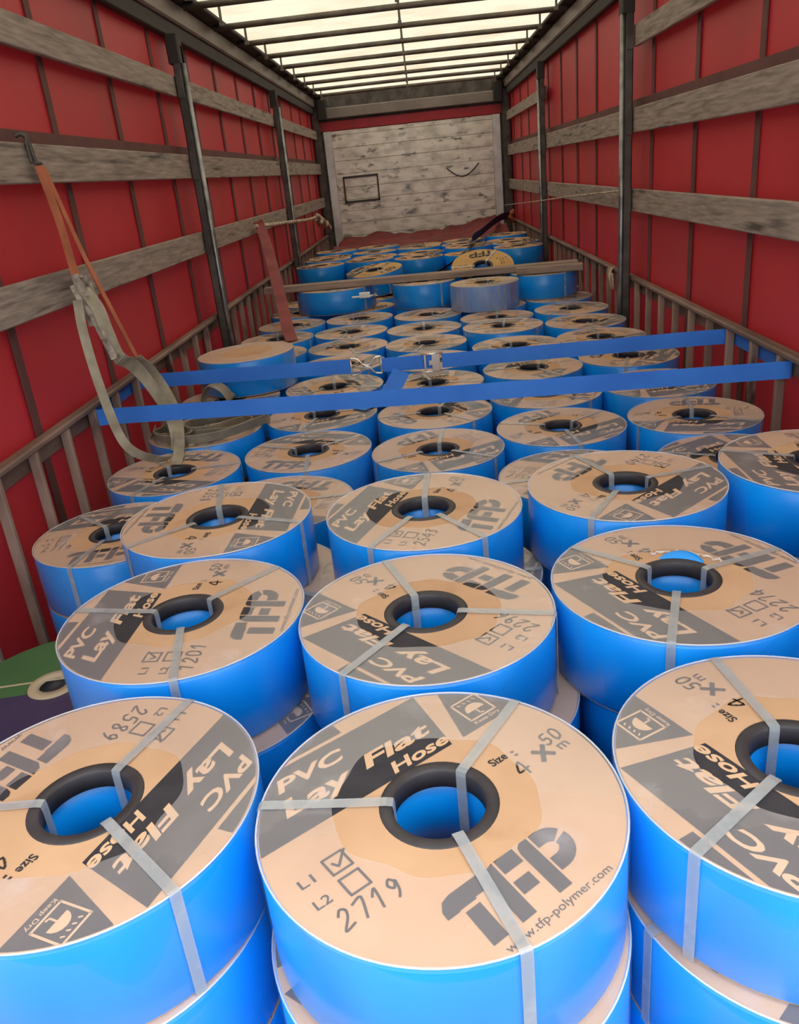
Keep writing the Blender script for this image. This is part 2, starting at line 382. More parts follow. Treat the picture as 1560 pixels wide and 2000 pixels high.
DIG = {'0': [(.2,0),(0,.3),(.1,.9),(.5,1),(.8,.7),(.7,.2),(.2,0)], '1': [(.1,.7),(.55,1),(.35,0)], '2': [(.1,.75),(.4,1),(.75,.85),(.6,.5),(0,0),(.8,.1)],
       '3': [(.1,.9),(.5,1),(.75,.8),(.3,.55),(.75,.3),(.4,0),(0,.1)], '4': [(.6,0),(.55,1),(0,.35),(.9,.4)], '5': [(.8,1),(.2,.95),(.15,.55),(.6,.55),(.7,.2),(.3,0),(0,.1)],
       '6': [(.7,1),(.2,.6),(.05,.2),(.4,0),(.7,.2),(.5,.5),(.1,.35)], '7': [(0,.9),(.8,1),(.35,0)], '8': [(.45,.55),(.1,.8),(.45,1),(.7,.8),(.2,.3),(.35,0),(.75,.2),(.45,.55)],
       '9': [(.7,.75),(.4,1),(.1,.75),(.4,.5),(.75,.8),(.6,.3),(.3,0)]}
def handwrite(mb, txt, u, v, w, h, z, dv=0):
    for i, ch in enumerate(txt):
        stroke(mb, [(p.x, p.y) for p in smooth_path([(u + i*w*1.3 + x*w + y*.12*w, v + i*dv + y*h, 0) for x, y in DIG[ch]], 4)], .0135, z, 2)
RL = .985
def circ_u(v): return math.sqrt(max(RL*RL - v*v, 0))
def arc(v0, v1, sign, k=10):   # points on the disc edge from v0 to v1
    a0, a1 = math.asin(v0/RL), math.asin(v1/RL)
    return [(sign*RL*math.cos(a0+(a1-a0)*i/k), RL*math.sin(a0+(a1-a0)*i/k)) for i in range(k+1)]
def label_mesh(number, simple=False):
    mb = MB(); pen = MB(); lo = MB(); form = MB(); size = MB(); z1, z2 = .0003, .0006
    S = lambda P: [(x*R, y*R) for x, y in P]
    # band, cut around the core
    left = arc(.32, .855, -1)
    sb = lambda v: .37 + (v-.32)*.36
    pl = [(sb(.32), .32), (sb(.855) if sb(.855) < circ_u(.855) else circ_u(.855), .855)] + left[::-1]
    mb.poly(S(pl), z1, 0)
    # thin strip above the band, ends before the code box
    st = [( -.06, .885), (-.06, circ_u(.06)*.998)] + [(-RL*math.cos(t), RL*math.sin(t)) for t in [math.acos(.06/RL) + (math.asin(.885/RL)-math.acos(.06/RL))*i/8 for i in range(9)]][1:]
    mb.poly(S(st), z1, 0)
    # keep dry block
    kb = [(.46, .32), (circ_u(.32), .32)] + arc(.32, .76, 1)[1:] + [(.62, .755)]
    mb.poly(S(kb), z1, 0)
    put_text(mb, 'PVC', -.63, -.15, .665, .775, z2, 1, .25, .03)
    put_text(mb, 'Lay', -.69, -.22, .43, .605, z2, 1, .25, .03)
    put_text(mb, 'Flat', -.14, .37, .49, .61, z2, 1, .25, .03)
    put_text(mb, 'Hose', -.04, .385, .345, .44, z2, 1, .25, .03)
    if not simple:
        # keep dry pictogram
        for a, b in (((.60,.40),(.80,.40)), ((.80,.40),(.80,.60)), ((.80,.60),(.60,.60)), ((.60,.60),(.60,.40))): stroke(mb, [a, b], .014, z2, 1)
        um = [(.63,.47)] + [(.70-.07*math.cos(t), .47+.07*math.sin(t)) for t in [PI*i/8 for i in range(1, 8)]] + [(.77,.47)]
        mb.poly(S(um), z2, 1); stroke(mb, [(.70,.47),(.70,.425),(.72,.42)], .012, z2, 1)
        for i in range(4): stroke(mb, [(.635+.04*i,.575),(.645+.04*i,.56)], .01, z2, 1)
        put_text(mb, 'Keep Dry', .60, .80, .345, .382, z2, 1, 0, .01)
    # size line
    put_text(size, 'Size', .41, .53, .0, .06, z2, 0, 0, .02)
    for q in (.015, .05): stroke(size, [(.57, q-.03), (.583, q-.03)], .016, z2, 2)
    handwrite(pen, '4', .48, -.175, .085, .11, z2)
    stroke(size, [(.655,-.16),(.745,-.06)], .03, z2, 0); stroke(size, [(.66,-.065),(.745,-.155)], .03, z2, 0)
    handwrite(pen, '50', .77, -.085, .06, .095, z2)
    put_text(size, 'm', .80, .875, -.165, -.115, z2, 0, 0, .01)
    # check boxes
    put_text(form, 'L1', -.875, -.79, .0, .06, z2, 0, 0, .01); put_text(form, 'L2', -.88, -.79, -.155, -.095, z2, 0, 0, .01)
    for v in (.03, -.13):
        a = .058; c = -.65
        for p, q in (((c-a,v-a),(c+a,v-a)), ((c+a,v-a),(c+a,v+a)), ((c+a,v+a),(c-a,v+a)), ((c-a,v+a),(c-a,v-a))): stroke(form, [p, q], .014, z2, 2)
    stroke(pen, [(-.675,.04),(-.655,.005),(-.575,.085)], .015, z2, 2)
    handwrite(pen, number, -.84, -.34, .072, .12, z2, -.004)
    # logo
    sh = lambda P: [(x + .10*(y+.68), y) for x, y in P]
    lo.poly(S(sh([(-.46,-.61),(-.46,-.56),(-.43,-.515),(-.38,-.5),(-.205,-.5),(-.205,-.595),(-.28,-.595),(-.28,-.605),(-.385,-.605),(-.385,-.61)])), z2, 0)
    lo.poly(S(sh([(-.37,-.63),(-.28,-.63),(-.28,-.845),(-.37,-.845)])), z2, 0)
    lo.poly(S(sh([(-.19,-.845),(-.10,-.845),(-.10,-.60),(-.10,-.5),(-.16,-.515),(-.19,-.56)])), z2, 0)
    lo.poly(S(sh([(-.085,-.5),(.04,-.5),(.04,-.595),(-.085,-.595)])), z2, 0)
    lo.poly(S(sh([(-.085,-.655),(.02,-.655),(.02,-.74),(-.085,-.74)])), z2, 0)
    lo.poly(S(sh([(.055,-.845),(.14,-.845),(.14,-.5),(.09,-.5),(.065,-.52),(.055,-.56)])), z2, 0)
    ou = [(.20+.135*math.cos(t), -.63+.13*math.sin(t)) for t in [PI/2 - PI*i/12 for i in range(13)]]
    inn = [(.20+.05*math.cos(t), -.63+.04*math.sin(t)) for t in [PI/2 - PI*i/12 for i in range(13)]]
    ou = [(.155,-.5)] + ou + [(.155,-.76)]; inn = [(.155,-.59)] + inn + [(.155,-.67)]
    for i in range(len(ou)-1):
        if i == 5: continue
        lo.poly(S(sh([ou[i], ou[i+1], inn[i+1], inn[i]])), z2, 0)
    put_text(lo, 'www.tfp-polymer.com', -.36, .33, -.935, -.875, z2, 2, 0, .004)
    return mb.mesh('printed_panel', [M_print, M_lettering]), lo.mesh('printed_logo', [M_print, M_lettering, M_ink]), form.mesh('printed_tick_boxes', [M_print, M_lettering, M_ink]), size.mesh('printed_size', [M_print, M_lettering, M_ink]), pen.mesh('handwriting', [M_print, M_lettering, M_ink])

coil_me = MB().lathe([(.066, .003), (R-.003, .003), (R, .007), (R, H-.007), (R-.003, H-.003), (.066, H-.003)], SEG, 0, True, True).mesh('hose_coil', M_blue)
for p in coil_me.polygons:
    if abs(p.normal.z) > .5: p.use_smooth = False
disc_prof = [(.0615, -.003), (R-.003, -.003), (R-.002, -.0015), (R-.003, 0), (.0615, 0)]
disc_me = MB().lathe(disc_prof, SEG, 0, False, True).mesh('cardboard_disc', M_card)
disc_y_me = MB().lathe(disc_prof, SEG, 0, False, True).mesh('cardboard_disc', M_card_y)
cover_me = MB().lathe([(0, -.003), (R-.003, -.003), (R-.002, -.0015), (R-.003, 0), (0, 0)], SEG, 0, False, False).mesh('cardboard_disc', M_card)
base_me = MB().lathe([(.0615, 0), (R-.004, 0), (R-.004, .003), (.0615, .003)], 48, 0, False, True).mesh('base_disc', M_card)
core_me = MB().lathe([(.0585, -.027), (.0585, -.002), (.0605, .0012), (.0740, .0012), (.0755, 0), (.0755, -.002), (.0655, -.004), (.0655, -.027)], 48, 0, True, True).mesh('core_tube', M_core)
band_me = MB().ribbon([(.0565, 0, -.10), (.0565, 0, -.004), (.0575, 0, .003), (.066, 0, .0042), (.11, 0, .0036), (.2, 0, .0034), (R-.002, 0, .0036), (R+.0025, 0, .001), (R+.003, 0, -.01), (R+.003, 0, -H+.001)], (0, 1, 0), .0145, .0009).mesh('strapping_band', M_band)
def film_mesh(seed):
    m = MB(); seg = 96; rr = random.Random(seed); ph = [rr.uniform(0, 6.3) for _ in range(6)]
    rings = 7; rows = []
    for i in range(seg):
        t = 2*PI*i/seg
        r0 = R*(.545 + .03*math.sin(t+ph[0]) + .025*math.sin(2*t+ph[1]) + .015*math.sin(5*t+ph[2]) + .012*math.sin(9*t+ph[3]))
        row = []
        for j in range(rings):
            r = r0 + (R-.0005-r0)*j/(rings-1)
            z = .0016 + .0008*noise.noise(Vector((r*40*math.cos(t), r*40*math.sin(t), seed*3.1)))
            row.append((r*math.cos(t), r*math.sin(t), max(z, .0011)))
        rows.append(row)
    for row in rows: m.v += row
    for i in range(seg):
        j = (i+1) % seg
        for q in range(rings-1): m.face([i*rings+q, j*rings+q, j*rings+q+1, i*rings+q+1], 0, True)
    n = len(m.v); zz = [.0012, -.002, -.03, -.08, -.13, -H+.002]
    for i in range(seg):
        t = 2*PI*i/seg
        for q, z in enumerate(zz):
            r = R + .0004 + (.001 if q else 0) + .0006*(1+noise.noise(Vector((math.cos(t)*4, math.sin(t)*4, z*12+seed))))*(1 if q else 0)
            m.v.append((r*math.cos(t), r*math.sin(t), z))
    k = len(zz)
    for i in range(seg):
        j = (i+1) % seg
        for q in range(k-1): m.face([n+i*k+q, n+j*k+q, n+j*k+q+1, n+i*k+q+1], 1, True)
    n = len(m.v)
    for i in range(seg):
        t = 2*PI*i/seg
        for q in range(6):
            a = 2*PI*q/6; r = R + .0002 + .0013*math.cos(a); m.v.append((r*math.cos(t), r*math.sin(t), .0008 + .0013*math.sin(a)))
    for i in range(seg):
        j = (i+1) % seg
        for q in range(6): m.face([n+i*6+q, n+j*6+q, n+j*6+(q+1) % 6, n+i*6+(q+1) % 6], 2, True)
    return m.mesh('plastic_film', [M_film, M_film_side, M_film_edge])
FILMS = [film_mesh(s) for s in (1, 2, 3)]
thick = film_mesh(5); thick.materials[1] = M_film_thick
LABELS = {}
def get_label(num):
    if num not in LABELS:
        t = label_mesh(num)
        if LABELS: t = next(iter(LABELS.values()))[:4] + t[4:]
        LABELS[num] = t
    return LABELS[num]
HP = math.radians
def hose_roll(x, y, ztop, rot, label, bands=(90, -30, 210), num='2719', full=True, tilt=(0, 0), group=None, yellow=False, film=None, scale=1.0, film_on=True, plain=False):
    e = empty('hose_roll', (x, y, ztop-H)); e.rotation_euler = (HP(tilt[0]), HP(tilt[1]), 0)
    if scale != 1.0: e.scale = (scale, scale, 1)
    add('hose_coil', coil_me, e)
    d = add('cardboard_disc', cover_me if plain else disc_y_me if yellow else disc_me, e, (0, 0, H), HP(rot))
    if plain:
        add('base_disc', base_me, e); add('plastic_film', film or FILMS[0], e, (0, 0, H)); tag(e, label, 'hose roll', group); return e
    t = get_label(num)
    for nm, me in zip(('printed_panel', 'printed_logo', 'printed_tick_boxes', 'printed_size'), t): add(nm, me, d)
    tag(add('handwriting', t[4], d), kind='stuff')
    add('core_tube', core_me, e, (0, 0, H))
    if full:
        add('base_disc', base_me, e)
        for b in bands: add('strapping_band', band_me, e, (0, 0, H), HP(b))
        if film_on:
            i = len(COL.objects)
            add('plastic_film', film or FILMS[i % 3], e, (0, 0, H), HP((i*73) % 360))
    tag(e, label, 'hose roll', group)
    return e
L4, L5, L6 = .65, .8125, .975
GF = 'raised hose rolls at the open end'
front = [
 (-.462, .825, -112, (68, -44, -178), '2589', 'blue hose roll with cardboard top numbered 2589 at the lower left corner'),
 (.005, .785, 38.5, (177.5, 59, -69), '2719', 'blue hose roll numbered 2719, front and centre, its whole cardboard top in view'),
 (.462, .828, 120, (98, -140, -20), '2671', 'blue hose roll at the lower right corner, cut off by the picture edge'),
 (-.465, 1.318, 87, (47, -79, 170), '1201', 'left blue hose roll of the second raised row, behind the one numbered 2589'),
 (-.007, 1.262, 136, (111, -11, -126), '2296', 'middle blue hose roll of the second raised row, directly behind number 2719'),
 (.455, 1.318, 117, (137, 21, -109), '2274', 'right blue hose roll of the second raised row with torn wrapping at its hole'),
 (-.51, 1.79, -93, (100, -20, -140), '2358', 'left blue hose roll of the third raised row, overlapping the lower roll beside it'),
 (-.008, 1.742, 68, (87, -56, -120), '2543', 'middle blue hose roll of the third raised row'),
 (.472, 1.80, -137, (111, -121, 15), '2740', 'third raised row, blue hose roll second from the right'),
 (.947, 1.85, 90, (30, 150, -90), '2511', 'third raised row, blue hose roll at the right picture edge')]
for x, y, r, b, nm, lb in front: hose_roll(x, y, L6, r, lb, b, nm, True, group=GF)
br = [o for o in COL.objects if o.get('label', '').endswith('torn wrapping at its hole')][0]
tw = MB(); k = 14
for i in range(k+1):
    t = HP(38+62*i/k); b = math.sin(PI*i/k)
    for r, z in ((.0745, .0016), (.076+.013*b, .0016+.010*b), (.078+.024*b, .0016+.004*b)): tw.v.append((r*math.cos(t), r*math.sin(t), z))
for i in range(k):
    for q in range(2): tw.face([i*3+q, (i+1)*3+q, (i+1)*3+q+1, i*3+q+1], 0, True)
add('blue_fold', tw.mesh('blue_fold', M_blue), br, (0, 0, H))
tp = [(((.100+.006*math.sin(i*2.3))*math.cos(HP(25+4.2*i))), ((.100+.006*math.sin(i*2.3))*math.sin(HP(25+4.2*i))), .0035+.002*math.sin(i*1.7)) for i in range(20)]
add('torn_edge', MB().tube(tp, [.0012+.0016*abs(math.sin(i*1.1)) for i in range(20)], 6).mesh('torn_edge', M_film_edge), br, (0, 0, H))
# one layer down under the raised rolls
under = [(-.468, .812, 'the lower left corner roll'), (.004, .762, 'the front centre roll'), (.462, .803, 'the lower right corner roll'), (-.437, 1.292, 'the left roll of the second raised row'),
 (.030, 1.246, 'the middle roll of the second raised row'), (.492, 1.292, 'the right roll of the second raised row'), (-.452, 1.768, 'the left roll of the third raised row'), (.030, 1.712, 'the middle roll of the third raised row'),
 (.497, 1.775, 'the second roll from right in the third raised row'), (.962, 1.842, 'the third raised row roll at the right edge')]
for i, (x, y, w) in enumerate(under):
    hose_roll(x, y, L5, 70+i*77, 'blue hose roll directly beneath ' + w, (20+i*31, 140+i*31, 260+i*31), '2719', True, group='second layer hose rolls under the raised ones')
# the sunken roll with green and navy label, at the left
def green_roll(x, y, zt):
    e = empty('hose_roll', (x, y, zt-H))
    add('hose_coil', coil_me, e)
    d = add('label_disc', MB().lathe(disc_prof, SEG, 0, False, True).mesh('label_disc', M_green), e, (0, 0, H))
    mb = MB(); a0 = -.12
    pts = [(R*.97*math.cos(t), R*.97*math.sin(t)) for t in [PI - a0 + (PI+2*a0)*i/20 for i in range(21)]]
    mb.poly(pts, .0006, 0)
    lab = mb.mesh('navy_half', M_navy); add('navy_half', lab, d, (0, 0, 0), HP(8))
    add('dividing_line', MB().box((-R*.96, .020, .0004), (R*.96, .027, .0009)).mesh('dividing_line', M_cream), d, (0, 0, 0), HP(8))
    add('hole_ring', MB().lathe([(.034, -.02), (.034, .004), (.058, .004), (.060, .001)], 40, 0, True).mesh('hole_ring', M_cream), e, (0, 0, H))
    add('hole_plug', MB().lathe([(.0, -.02), (.0335, -.02), (.0335, -.002)], 40, 0, True).mesh('hole_plug', M_core), e, (0, 0, H))
    tag(e, 'sunken roll with green and navy label against the left slats', 'hose roll')
green_roll(-.926, 1.603, L4)
# full stacks down to the floor at the open end and along both sides
LAYER = {6: 'topmost', 5: 'second', 4: 'third', 3: 'fourth', 2: 'fifth', 1: 'bottom'}
def stack(x, y, layer, where):
    while layer >= 1:
        j = .002*math.sin(x*31+y*17+layer*2.1)
        hose_roll(x+j, y-j, H*layer, 47*layer+x*200, 'blue hose roll, %s layer of the stack %s' % (LAYER[layer], where), (), '2719', False, group='hose rolls filling the stacks to the floor')
        layer -= 1
stack(-.468, .812, 4, 'at the lower left corner')
stack(.004, .762, 4, 'at the front centre')
stack(.462, .803, 4, 'at the lower right corner')
stack(.962, 1.842, 4, 'ending the third raised row on the right')
stack(.93, 2.335, 4, 'beside the right slats behind the raised rows')
stack(-.924, 2.133, 4, 'beside the left slats behind the green roll')
stack(-.889, 2.64, 4, 'where the old ratchet strap comes down')
stack(-.926, 1.603, 3, 'under the green and navy roll')
stack(.957, 1.372, 6, 'right of the second raised row')
stack(.945, .895, 6, 'right of the foremost row')
stack(-.94, 1.12, 4, 'left of the foremost row')
# the level field of rolls behind, five columns
cols = [
 [(-.924, 2.133), (-.889, 2.64), (-.897, 3.13), (-.905, 3.63), (-.90, 4.13), (-.905, 4.61), (-.92, 5.08), (-.897, 5.56), (-.912, 6.11), (-.9, 6.60)],
 [(-.458, 2.262), (-.431, 2.756), (-.432, 3.222), (-.425, 3.69), (-.43, 4.165), (-.437, 4.632), (-.455, 5.10), (-.435, 5.592), (-.438, 6.09), (-.43, 6.58)],
 [(-.005, 2.185), (.034, 2.648), (.032, 3.125), (.035, 3.60), (.03, 4.068), (.011, 4.53), (.003, 4.993), (.034, 5.5), (.023, 5.97)],
 [(.44, 2.30), (.479, 2.795), (.490, 3.26), (.500, 3.73), (.478, 4.205), (.455, 4.68), (.462, 5.16), (.472, 5.64)],
 [(.93, 2.335), (.951, 2.80), (.95, 3.27), (.957, 3.80), (.93, 4.29), (.938, 4.755), (.938, 5.227), (.937, 5.72), (.93, 6.19)]]
ordw = ['first', 'second', 'third', 'fourth', 'fifth', 'sixth', 'seventh', 'eighth', 'ninth', 'tenth']
colw = ['leftmost', 'second from left', 'middle', 'second from right', 'rightmost']
rots = {(0,0): 8, (0,1): 162, (1,0): 159, (1,1): -18, (2,1): -149, (3,1): -150, (4,1): 167, (2,2): -60, (1,2): -160, (3,0): -30, (4,0): 30}
nums = ['2719', '2589', '2296', '2358', '2740']
for c, lst in enumerate(cols):
    for r, (x, y) in enumerate(lst):
        dz = {(3,5): .03, (3,4): .012}.get((c, r), 0)
        rt = rots.get((c, r), rnd.uniform(-180, 180)); b0 = rnd.uniform(0, 120)
        hose_roll(x, y, L5+dz + .0004*((c*3+r*5) % 4), rt, 'blue hose roll, %s, %s row of the lower level behind raised rolls' % (colw[c], ordw[r]), (b0, b0+120, b0+240), nums[(c+r) % 5], y < 5.9, group='hose rolls of the lower level')
# raised rolls around the loose board
hose_roll(-.845, 3.84, L6+.006, 40, 'film-wrapped blue roll with plain top lying on others near the left slats', tilt=(0, -.8), plain=True)
hose_roll(-.63, 6.10, L6+.004, 20, 'wide blue roll under the left end of the loose cross board', (80, 200, 320), '2589', True, scale=1.27)
hose_roll(.023, 5.95, L6+.004, 70, 'upright blue roll in the middle under the loose cross board', (60, 180, 300), '2296', True)
hose_roll(.425, 5.58, L6+.004, 200, 'roll in cloudy film with yellowish top in front of loose board', (60, 180, 300), '2358', True, yellow=True, film=thick)
hose_roll(.86, 5.86, L6+.004, 150, 'blue roll under the right end of the loose cross board', (60, 180, 300), '2740', True)
hose_roll(.455, 6.16, 1.045, 185, 'yellow-topped roll leaning up and facing the camera behind loose board', (60, 180, 300), '2719', True, tilt=(24, 0), yellow=True, film_on=False)
hose_roll(-.36, 6.74, 1.008, 60, 'tilted roll with orange top behind the left half of the board', (60, 180, 300), '2719', True, tilt=(6, -4), yellow=True, film_on=False)
# far block
k = 0
for r in range(4):
    for c in range(5):
        x = -.92 + .460*c + (.012 if r % 2 else -.012); y = 7.8 + .462*r + .03*math.sin(c*2.1)
        hose_roll(x, y, L6 + .004 + .012*math.sin(c*1.7+r*2.3), rnd.uniform(-180, 180), 'blue hose roll, %s, %s row of the far block' % (colw[c], ordw[r]), (), nums[(c+r) % 5], False, group='hose rolls of the far block')

# ------------------------------------------------------------------ loose boards across the rolls
def plank(a, b, z, w, label, th=.045):
    a, b = Vector((a[0], a[1], z)), Vector((b[0], b[1], z)); d = b-a; m = add('loose_board', MB().bbox((0, -w/2, 0), (d.length, w/2, th), .004).mesh('loose_board', M_wood_lay), None, a)
    m.rotation_euler = (0, 0, math.atan2(d.y, d.x)); tag(m, label, 'board', 'loose boards across the rolls')
    return m
plank((-1.13, 6.0), (1.10, 5.90), L6+.0085, .10, 'long grey loose board lying across the rolls from side to side')
plank((.66, 5.76), (1.10, 5.70), L6+.0085, .09, 'short loose board on the right, in front of the long one')

# ------------------------------------------------------------------ red tarpaulin heaped at the foot of the end wall
def tarp_heap():
    m = MB(); nx, ny = 60, 34; x0, x1, y0, y1 = -1.15, 1.15, 9.62, 11.62
    for i in range(nx+1):
        for j in range(ny+1):
            u, v = i/nx, j/ny; x, y = x0+(x1-x0)*u, y0+(y1-y0)*v
            edge = min(1, u/.05, (1-u)/.05, v/.08, 1.0)
            h = .90 + .05*noise.noise(Vector((x*3.1, y*2.3, 4))) + .05*abs(noise.noise(Vector((x*6, y*4, 9)))) + .10*max(0, u-.72)/.28 + .05*v
            m.v.append((x, y, h*(max(edge, 0)**.5)))
    for i in range(nx):
        for j in range(ny):
            a = i*(ny+1)+j; m.face([a, a+ny+1, a+ny+2, a+1], 0, True)
    # close the back and bottom
    b = [i*(ny+1)+ny for i in range(nx+1)]; n = len(m.v); m.v += [(m.v[k][0], y1, 0) for k in b]
    for i in range(nx): m.face([b[i], b[i+1], n+i+1, n+i])
    m.face([0, nx*(ny+1), n+nx, n])
    tag(add('tarpaulin', m.mesh('tarpaulin', M_oldred)), 'crumpled red tarpaulin heaped at the foot of the end wall', 'tarpaulin')
tarp_heap()

# ------------------------------------------------------------------ blue lashing strap looped across the trailer
e = empty('lashing_strap', (-.25, 3.49, .92)); o0 = Vector((-.25, 3.49, .92))
def rel(P): return [tuple(Vector(p)-o0) for p in P]
zw = (0, 0, 1)
p1 = smooth_path([(-.315, 3.492, .945), (-.7, 3.505, .947), (-1.15, 3.527, .95), (-1.24, 3.53, .95), (-1.278, 3.525, .95), (-1.2885, 3.48, .95)], 4) + smooth_path([(-1.2885, 3.0, .95), (-1.278, 2.96, .95), (-1.24, 2.954, .95), (-1.1, 2.948, .951), (-.2, 2.90, .943), (.3, 2.873, .941), (1.1, 2.812, .945), (1.24, 2.80, .946), (1.278, 2.80, .946), (1.2885, 2.83, .946)], 4) \
   + smooth_path([(1.2885, 3.36, .95), (1.278, 3.392, .95), (1.24, 3.396, .95), (1.1, 3.40, .951), (.6, 3.44, .942), (.08, 3.478, .936)], 4)
add('webbing', MB().ribbon(rel(p1), zw, .062, .003).mesh('webbing', M_webblue), e)
add('webbing', MB().ribbon(rel(smooth_path([(.065, 3.479, .936), (-.06, 3.484, .937), (-.185, 3.488, .938)], 4)), zw, .06, .004).mesh('webbing', M_webblue), e)
add('webbing_tail', MB().ribbon(rel(smooth_path([(-.10, 3.474, .908), (-.115, 3.45, .885), (-.15, 3.40, .845), (-.20, 3.33, .8265), (-.28, 3.22, .822)], 5)), (1, .2, 0), .075, .002).mesh('webbing_tail', M_webblue), e)
hk = MB()
for sg in (1, -1):
    hk.tube(rel(smooth_path([(-.318, 3.482, .942+sg*.037), (-.285, 3.478, .942+sg*.032), (-.258, 3.476, .942+sg*.006), (-.235, 3.476, .942+sg*.006), (-.212, 3.478, .942+sg*.032), (-.182, 3.482, .942+sg*.037)], 5)), .0042, 8)
for x in (-.316, -.184): hk.tube(rel([(x, 3.486, .905), (x, 3.486, .979)]), .0042, 8)
add('wire_claw_hook', hk.mesh('wire_claw_hook', M_chrome), e)
bk = MB().bbox(*[tuple(Vector(p)-o0) for p in ((.036, 3.462, .898), (.072, 3.474, .972))], .002).bbox(*[tuple(Vector(p)-o0) for p in ((.002, 3.462, .90), (.012, 3.474, .97))], .002)
bk.tube(rel([(-.01, 3.466, .972), (.085, 3.466, .972)]), .0045, 8).tube(rel([(-.05, 3.466, .893), (.085, 3.466, .898)]), .0045, 8)
bk.bbox(*[tuple(Vector(p)-o0) for p in ((.024, 3.460, .925), (.040, 3.466, .945))], .001)
add('buckle', bk.mesh('buckle', M_chrome), e)
tag(e, 'blue webbing strap looped twice across the rolls with wire hook and buckle', 'strap')

# ------------------------------------------------------------------ old ratchet strap hooked over the left middle board
e = empty('ratchet_strap', (-.93, 2.8, .82)); o0 = Vector((-.93, 2.8, .82))
yw = (0.1, 1, 0.05)
hk = MB().tube(rel(smooth_path([(-1.262, 2.88, 1.93), (-1.245, 2.885, 1.935), (-1.232, 2.89, 1.925), (-1.226, 2.893, 1.895), (-1.222, 2.893, 1.86), (-1.215, 2.893, 1.84)], 5)), .008, 8)
hk.tube(rel([(-1.215, 2.868, 1.843), (-1.215, 2.918, 1.843)]), .007, 8).tube(rel(smooth_path([(-1.222, 2.868, 1.843), (-1.228, 2.872, 1.895), (-1.232, 2.89, 1.925)], 4)), .006, 8)
add('hook', hk.mesh('hook', M_steel), e)
add('rust_webbing', MB().ribbon(rel(smooth_path([(-1.215, 2.893, 1.845), (-1.205, 2.906, 1.744), (-1.20, 2.925, 1.627), (-1.19, 2.914, 1.516), (-1.18, 2.905, 1.47)], 5)), yw, .05, .003).mesh('rust_webbing', M_webrust), e)
add('return_webbing', MB().ribbon(rel(smooth_path([(-1.085, 3.045, 1.15), (-1.06, 3.10, 1.085), (-1.02, 3.11, .991), (-.98, 3.05, .921), (-.94, 2.92, .87), (-.915, 2.79, .829), (-.90, 2.70, .8205)], 6)), (.75, .35, -.1), .038, .003).mesh('return_webbing', M_webgrey), e)
add('edge_webbing', MB().ribbon(rel(smooth_path([(-1.212, 2.925, 1.83), (-1.18, 3.0, 1.55), (-1.13, 3.015, 1.346), (-1.085, 3.045, 1.15)], 6)), (.3, .5, 0), .016, .006).mesh('edge_webbing', M_webrust), e)
# ratchet frame: two plates, spool, bars; and the open handle
rb = MB(); hd = MB()
A, B = Vector((-1.175, 2.905, 1.50)), Vector((-1.125, 2.872, 1.175)); ax = (B-A).normalized(); Ln = (B-A).length
side = Vector((0, 1, 0)); side = (side-ax*side.dot(ax)).normalized(); nr = ax.cross(side)
fr = Matrix.Translation(A-o0) @ Matrix(((ax.x, side.x, nr.x, 0), (ax.y, side.y, nr.y, 0), (ax.z, side.z, nr.z, 0), (0, 0, 0, 1)))
for sg in (-1, 1):
    rb.bbox((.02, sg*.029-.002, -.014), (.20, sg*.029+.002, .014), .001, mat4=fr)
    rb.bbox((.055, sg*.029-.002, -.024), (.105, sg*.029+.002, .024), .001, mat4=fr)
def local_tube(mb, a, b, r): mb.tube([tuple(fr @ Vector(a)), tuple(fr @ Vector(b))], r, 10)
for xx, r in ((.03, .006), (.08, .017), (.19, .006)): local_tube(rb, (xx, -.034, 0), (xx, .034, 0), r)
tl = fr @ Matrix.Translation((.08, 0, 0)) @ Matrix.Rotation(HP(-9), 4, 'Y')
for sg in (-1, 1):
    hd.bbox((-.02, sg*.036-.002, -.012), (.25, sg*.036+.002, .012), .001, mat4=tl)
    hd.bbox((-.03, sg*.036-.0025, -.024), (.03, sg*.036+.0025, .024), .001, mat4=tl)
for xx, r in ((.14, .005), (.24, .011)):
    hd.tube([tuple(tl @ Vector((xx, -.04, 0))), tuple(tl @ Vector((xx, .04, 0)))], r, 10)
add('ratchet_frame', rb.mesh('ratchet_frame', M_zinc), e); add('ratchet_handle', hd.mesh('ratchet_handle', M_zinc), e)
add('hanging_webbing', MB().ribbon(rel(smooth_path([(-1.155, 2.875, 1.43), (-1.115, 2.86, 1.366), (-1.10, 2.862, 1.275), (-1.085, 2.874, 1.185), (-1.075, 2.95, 1.144), (-1.055, 3.0, 1.081), (-1.02, 3.02, .99), (-.985, 3.0, .92), (-.95, 2.92, .868), (-.93, 2.84, .828)], 6)), (.55, .7, .1), .05, .003).mesh('hanging_webbing', M_webgrey), e)
add('slack_loop', MB().ribbon(rel(smooth_path([(-1.17, 2.84, 1.40), (-1.16, 2.80, 1.30), (-1.125, 2.74, 1.136), (-1.07, 2.675, .96), (-1.02, 2.65, .895), (-.97, 2.70, .848), (-.94, 2.76, .826)], 6)), (.75, .35, .3), .032, .003).mesh('slack_loop', M_webgrey), e)
pl = [(-1.09, 3.10, .84), (-1.06, 3.0, .84), (-.98, 2.94, .84), (-.88, 2.93, .84), (-.78, 2.95, .845), (-.70, 3.02, .85), (-.64, 3.12, .848), (-.66, 3.18, .842), (-.76, 3.12, .842), (-.86, 3.04, .842), (-.95, 3.05, .842), (-.96, 3.14, .842), (-.87, 3.19, .842), (-.77, 3.16, .842), (-.69, 3.08, .846), (-.75, 2.98, .848), (-.88, 2.97, .846)]
add('piled_webbing', MB().ribbon(rel(smooth_path(pl, 6)), (.1, -.45, .8), .044, .003).mesh('piled_webbing', M_webgrey), e)
